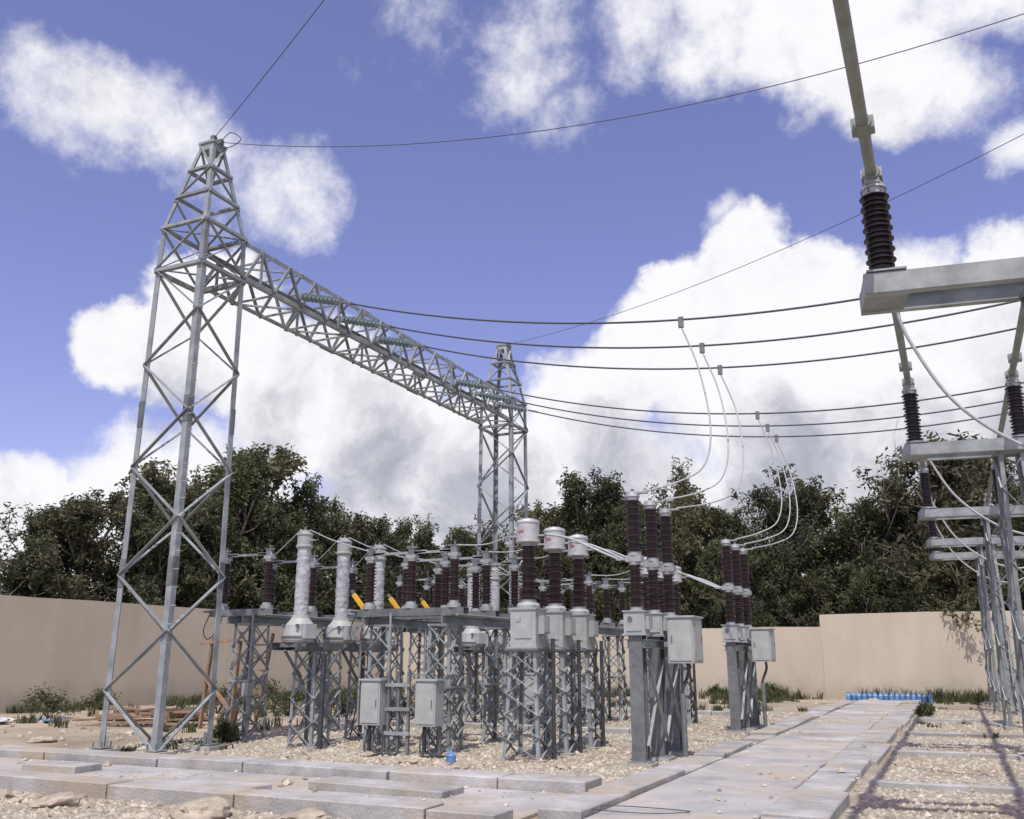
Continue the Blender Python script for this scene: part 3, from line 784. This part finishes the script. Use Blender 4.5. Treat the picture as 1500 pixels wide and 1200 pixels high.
for i,(x,h) in enumerate(back):
    put_tree(x+R.uniform(-.5,.5),45.5+R.uniform(-1,2.2),h*R.uniform(.92,1.05),i%5)
    put_tree(x+R.uniform(-1.5,1.5),50.5+R.uniform(-1,2),h*.97,(i+2)%5)
for i in range(20):
    put_tree(-33+i*2.1,43.3+R.uniform(-.3,.5),R.uniform(5.2,7.2),(0,2,4)[i%3])
for (x,y,h,k) in ((-31,40,10.6,0),(-32,37,11.8,2),(-31,34.3,11.3,4),(-32.5,31.5,9.8,2),(-31,29,7.9,0),(-31.5,26.6,7.9,2),(-32,24.4,6.0,4),(-33,22.0,5.0,2),(-34,19,4.9,0),(-34,35,10.0,3),(-35,28,7.5,1),(-36,24,5.4,2),(-31,43.5,9.2,2),(-36,39,10,0),(-30,32.5,8.5,4),(-30,38.5,9.,1),(-33,26,7.,0),(-29.5,36,8.,0)):
    put_tree(x,y,h,k)

mb=MB()
def bare(p,d,L,r,k):
    pts=[p];q=p.copy();dd=d
    for i in range(4): dd=(dd+rv()*.2+Vector((0,0,.08))).normalized(); q=q+dd*L/4; pts.append(q.copy())
    mb.tube(pts,[r*(1-.15*i) for i in range(5)],DEAD,5)
    if k:
        for j in range(4): bare(pts[R.choice((1,2,3,4))],(dd+rv()*.8).normalized(),L*.52,r*.45,k-1)
bare(Vector((-2.6,44.6,0)),Vector((0,0,1)),7.0,.10,3)
mb.make('bare_tree',(-2.6,44.6,0))

def shrub(x,y,s,m=None):
    mb=MB(); LV=[];LF=[]
    for _ in range(14):
        d=(rv()+Vector((0,0,1.1))).normalized(); e=Vector((x,y,0))+d*s*R.uniform(.5,1)
        mb.tube([Vector((x,y,0)),Vector((x,y,0)).lerp(e,.5)+rv()*s*.08,e],[.015,.01,.005],BARK,4)
        for _ in range(90):
            leafq(LV,LF,e+rv()*R.random()*s*.42,rv(),R.uniform(.06,.13),R.uniform(.02,.045))
    LV=[Vector((v[0],v[1],max(v[2],.02))) for v in LV]
    mb.add(LV,LF,m or WEED); mb.make('shrub',(x,y,0))
for q in ((-22.6,18.6,.75),(-20.3,22.6,.85),(-19.2,23.2,.9),(-16.8,24.5,.8),(-13.9,21.7,.6),(-15.2,21.3,.7),(-13.2,15.0,.33),(-25.0,22.5,.6),(-1.0,30.0,.3),(-17.5,22.4,.7),(-14.6,23.6,.7),(-7.0,39.8,.6),(-9.3,40.0,.5)): shrub(*q)

V=[];F=[]
def tuft(x,y,h,n=26,sp=.16):
    for _ in range(n):
        a=R.uniform(0,6.28);r=R.random()*sp; bx=x+r*math.cos(a);by=y+r*math.sin(a); hh=h*R.uniform(.4,1.1)
        lx=R.uniform(-.4,.4)*hh;ly=R.uniform(-.4,.4)*hh; w=.008+.008*R.random(); px,py=math.cos(a)*w,math.sin(a)*w
        o=len(V)
        V.extend([(bx-px,by-py,0),(bx+px,by+py,0),(bx+lx*.4+px,by+ly*.4+py,hh*.6),(bx+lx*.4-px,by+ly*.4-py,hh*.6),(bx+lx,by+ly,hh)])
        F.extend([(o,o+1,o+2,o+3),(o+3,o+2,o+4)])
def patch(n,f,h0,h1,thr=.05):
    k=0
    while k<n:
        x,y=f()
        if NZ.noise(Vector((x*.35,y*.35,2.)))>thr: tuft(x,y,R.uniform(h0,h1)); k+=1
patch(400,lambda:(R.uniform(-26,4),40.6-abs(R.gauss(0,1.1))),.12,.6,-.1)
patch(240,lambda:(-26+abs(R.gauss(0,1.0)),R.uniform(10,40)),.12,.4,-.05)
patch(160,lambda:(R.uniform(-24,-14.4),R.uniform(16,36)),.1,.35)
patch(60,lambda:(R.uniform(-14,-4.5),R.uniform(30,38)),.1,.35)
patch(10,lambda:(R.uniform(-1.1,4),R.uniform(22,38)),.05,.18)
patch(10,lambda:(R.uniform(-14.,-12.2),R.uniform(12.6,14.8)),.06,.18,-.5)
me=bpy.data.meshes.new('weeds'); me.from_pydata(V,[],F); me.materials.append(WEED); me.update()
scene.collection.objects.link(bpy.data.objects.new('weeds',me))

# ------------------------------------------------------------ site clutter
mb=MB()
for i in range(9):
    a=R.uniform(-.25,.25); mb.box((-18.2+R.uniform(-.3,.3),17.4+i*.14,.1+i%3*.1),(3.2,.14,.05),WOOD,rz=a,ry=R.uniform(-.08,.08))
for i in range(4): mb.box((-18.8+i*.5,18.2,.32),(.1,1.3,.09),WOOD)
mb.make('timber_pile',(-18.2,17.8,0))
mb=MB()
lx,ly=-14.5,17.0
for s in (-.3,.3): mb.bar((lx+s,ly,0),(lx+s,ly+.45,2.15),.07,.05,WOOD)
for i in range(7):
    t=(i+.7)/7.6; mb.bar((lx-.36,ly+.45*t-.03,2.15*t),(lx+.36,ly+.45*t-.03,2.15*t),.05,.04,WOOD)
mb.make('wooden_ladder',(lx,ly,0))
mb=MB()
for (a,b) in (((-16.3,17.6,0),(-16.2,17.7,2.1)),((-15.4,17.6,0),(-15.35,17.7,2.2)),((-16.5,17.65,1.95),(-14.9,17.65,2.05)),((-16.3,17.6,1.2),(-15.4,17.6,.4)),((-17.9,18.,.0),(-15.4,17.7,.75))): mb.bar(a,b,.09,.06,WOOD)
mb.make('timber_trestle',(-16,17.6,0))
mb=MB()
for i in range(16):
    for yy in (38.6,38.85):
        x=-3.9+i*.19; mb.lathe((x,yy+R.uniform(-.05,.05),0),(0,0,1),[(0,.08),(.02,.09),(.24,.09),(.3,.05),(.36,.035)],BLUEP,10,True)
mb.make('water_bottles',(-2.5,38.6,0))
mb=MB(); mb.lathe((-7.35,13.5,0),(0,0,1),[(0,.07),(.02,.08),(.13,.08),(.15,.07),(.18,.03),(.21,.02),(.22,.02)],BLUEP,14,True); mb.make('water_jug',(-7.35,13.5,0))
mb=MB()
def sheetm(cx,cy,w,l,z,mat,hh=.06):
    n=14; vs=[];fs=[]
    for i in range(n+1):
        for j in range(n+1):
            x=cx+(i/n-.5)*w;y=cy+(j/n-.5)*l; x+=.18*NZ.noise(Vector((x,y,3))*2); y+=.18*NZ.noise(Vector((x,y,9))*2)
            vs.append((x,y,z+hh*abs(NZ.noise(Vector((x*3,y*3,z+1))))+hh*.5*abs(NZ.noise(Vector((x*9,y*9,1))))))
    for i in range(n):
        for j in range(n): o=i*(n+1)+j; fs.append((o,o+1,o+n+2,o+n+1))
    mb.add(vs,fs,mat)
sheetm(-22.3,16.4,1.4,.9,.01,WHITEP,.15); sheetm(-21.5,17.6,.9,.5,.02,BLUEP,.12); sheetm(-23,17.2,1.5,.6,.01,WHITEP,.15)
mb.make('plastic_sheeting',(-22.3,16.75,0))
mb=MB()
mb.tube(spline([(-4.0,9.75,.11),(-3.6,9.5,.12),(-3.0,9.6,.10),(-2.6,9.8,.11),(-2.9,9.95,.10),(-3.4,9.8,.12),(-3.8,9.6,.11)],8),.005,DARKP,5)
mb.make('cable_offcut',(-3.4,9.7,.1))

# ------------------------------------------------------------ light and sky
sun_dir=Vector((.15,-.55,1.05)).normalized()
el=math.asin(sun_dir.z); az=math.atan2(sun_dir.x,sun_dir.y)
sd=bpy.data.lights.new('sun','SUN'); sd.energy=3.8; sd.angle=math.radians(.53); sd.color=(1,.96,.89)
so=bpy.data.objects.new('sun',sd); so.rotation_euler=sun_dir.to_track_quat('Z','Y').to_euler(); scene.collection.objects.link(so)

W=bpy.data.worlds.new('World'); scene.world=W; W.use_nodes=True; nt=W.node_tree
for n in list(nt.nodes): nt.nodes.remove(n)
out=nt.nodes.new('ShaderNodeOutputWorld'); bg=nt.nodes.new('ShaderNodeBackground'); bg.inputs['Strength'].default_value=.118
nt.links.new(bg.outputs[0],out.inputs[0])
sky=nt.nodes.new('ShaderNodeTexSky'); sky.sky_type='NISHITA'; sky.sun_disc=False; sky.sun_elevation=el; sky.sun_rotation=az
sky.air_density=1.; sky.dust_density=1.2; sky.ozone_density=3.
tc=nt.nodes.new('ShaderNodeTexCoord')
def math_(op,a,b=None,c=None,clamp=False):
    n=nt.nodes.new('ShaderNodeMath'); n.operation=op; n.use_clamp=clamp
    for i,v in enumerate((a,b,c)):
        if v is None: continue
        if isinstance(v,(int,float)): n.inputs[i].default_value=v
        else: nt.links.new(v,n.inputs[i])
    return n.outputs[0]
def noise_(vec,scale,detail,rough=.6):
    n=nt.nodes.new('ShaderNodeTexNoise'); n.inputs['Scale'].default_value=scale; n.inputs['Detail'].default_value=detail; n.inputs['Roughness'].default_value=rough
    nt.links.new(vec,n.inputs['Vector']); return n
gen=tc.outputs['Generated']
nw=noise_(gen,5.5,7,.62)
vm=nt.nodes.new('ShaderNodeVectorMath'); vm.operation='SUBTRACT'; nt.links.new(nw.outputs['Color'],vm.inputs[0]); vm.inputs[1].default_value=(.5,.5,.5)
vs_=nt.nodes.new('ShaderNodeVectorMath'); vs_.operation='SCALE'; nt.links.new(vm.outputs[0],vs_.inputs[0]); vs_.inputs['Scale'].default_value=.15
va=nt.nodes.new('ShaderNodeVectorMath'); va.operation='ADD'; nt.links.new(gen,va.inputs[0]); nt.links.new(vs_.outputs[0],va.inputs[1])
vn=nt.nodes.new('ShaderNodeVectorMath'); vn.operation='NORMALIZE'; nt.links.new(va.outputs[0],vn.inputs[0])
wv=vn.outputs[0]
def D(a,e): a=math.radians(a);e=math.radians(e); return (math.sin(a)*math.cos(e),math.cos(a)*math.cos(e),math.sin(e))
def blobs(lst):
    cur=None
    for a,e,r,w in lst:
        dp=nt.nodes.new('ShaderNodeVectorMath'); dp.operation='DOT_PRODUCT'; nt.links.new(wv,dp.inputs[0]); dp.inputs[1].default_value=D(a,e)
        k=2/math.radians(r)**2
        v=math_('MULTIPLY_ADD',dp.outputs['Value'],k*w,w-k*w)
        cur=v if cur is None else math_('MAXIMUM',cur,v)
    return cur
CL=[(-54,29.8,3.4,.38),(-51.2,30.4,4.0,.42),(-48,30.8,3.2,.40),(-45.5,29.6,3.8,.46),(-42.3,27.8,4.2,.50),(-40.3,26.6,3.0,.40),
    (-25,37.5,4.5,.48),(-22,33.5,3.0,.30),(-33,37.5,3.5,.22),(-16,38.5,4.5,.5),(-10,38.0,5.5,.7),(-4.5,35.8,5.5,.9),(1.0,33.2,4.8,.9),(4.2,31.,3.6,.7),(7,37.5,6,.8),(-1,38,6,.9),
    (6.8,27.2,2.4,.6),
    (-9.8,23.2,3.5,1.3),(-6.0,21.3,3.5,1.3),(-14.6,22.2,2.8,1.2),(-15.5,18.6,4.8,1.4),(-9,17,8,1.6),(-1,16.4,7.5,1.6),(5,17.6,5.2,1.5),(-20,14.6,5.5,1.3),(7,14,6,1.4),(-11.5,26.3,1.5,.35),
    (-44.8,20.6,3.6,1.3),(-48.2,17.8,3.4,1.3),(-43,18,5,1.4),(-38.5,15.,6,1.4),(-33,13.,4.8,1.3),(-43.6,22.6,2.2,1.),
    (-28,10.5,5.6,1.3),(-22,10.6,5.6,1.4),(-59,8.,5,1.2),(-53,7.8,4.5,1.2),(-48,8,6,1.2),
    (-43,7,8,1.2),(-30,5,9,1.2),(-18,6,10,1.3),(-5,6,11,1.4),(8,6,11,1.4),(-55,3,8,1.1),(-68,8,8,.9),(20,25,9,1.),(28,34,8,1.),(-75,20,10,1.),(-90,32,9,.8),(50,22,12,1.),(90,25,14,1.),(150,30,16,1.),(-140,28,15,1.),(110,50,13,.8),(-100,55,14,.8)]
base=blobs(CL)
nd=noise_(gen,9,10,.66); dens=math_('ADD',base,math_('MULTIPLY_ADD',nd.outputs['Fac'],1.6,-.88))
mr=nt.nodes.new('ShaderNodeMapRange'); mr.interpolation_type='SMOOTHSTEP'; mr.inputs['From Min'].default_value=-.08; mr.inputs['From Max'].default_value=.60
nt.links.new(dens,mr.inputs['Value']); cover=mr.outputs['Result']
DK=[(-40,13.,4.0,.85),(-33,10.5,4.5,.85),(-46,15,3.0,.5),(-26,8.5,5,.85),(-17,11.5,5,.75),(-9,12.,4.5,.7),(-2,12.5,4.5,.65),(4,12.5,4.5,.65),(-50,5.5,5,.6),(-60,6,6,.6),(-10,8,5,.8),(0,7,6,.8),(-38,7,5,.7)]
dk=blobs(DK)
ns=noise_(wv,9,10,.64)
dk2=math_('ADD',math_('MAXIMUM',dk,-.12),math_('MULTIPLY_ADD',ns.outputs['Fac'],2.9,-1.52))
mr2=nt.nodes.new('ShaderNodeMapRange'); mr2.interpolation_type='SMOOTHSTEP'; mr2.inputs['From Min'].default_value=-.25; mr2.inputs['From Max'].default_value=1.15
nt.links.new(dk2,mr2.inputs['Value'])
cr=nt.nodes.new('ShaderNodeMix'); cr.data_type='RGBA'; nt.links.new(mr2.outputs['Result'],cr.inputs['Factor'])
cr.inputs['A'].default_value=(8.3,8.25,8.5,1); cr.inputs['B'].default_value=(3.5,3.6,4.3,1)
tint=nt.nodes.new('ShaderNodeMix'); tint.data_type='RGBA'; tint.blend_type='MULTIPLY'; tint.inputs['Factor'].default_value=1
nt.links.new(sky.outputs[0],tint.inputs['A']); tint.inputs['B'].default_value=(1.58,1.18,1.46,1)
mx=nt.nodes.new('ShaderNodeMix'); mx.data_type='RGBA'; nt.links.new(cover,mx.inputs['Factor'])
nt.links.new(tint.outputs['Result'],mx.inputs['A']); nt.links.new(cr.outputs['Result'],mx.inputs['B'])
nt.links.new(mx.outputs['Result'],bg.inputs['Color'])

# ------------------------------------------------------------ camera
cd=bpy.data.cameras.new('camera'); cd.sensor_width=36; cd.lens=32.4; cd.clip_end=3000; cd.clip_start=.05
co=bpy.data.objects.new('camera',cd); co.location=(0,0,1.6); co.rotation_euler=(math.radians(105.1),0,math.radians(25))
scene.collection.objects.link(co); scene.camera=co
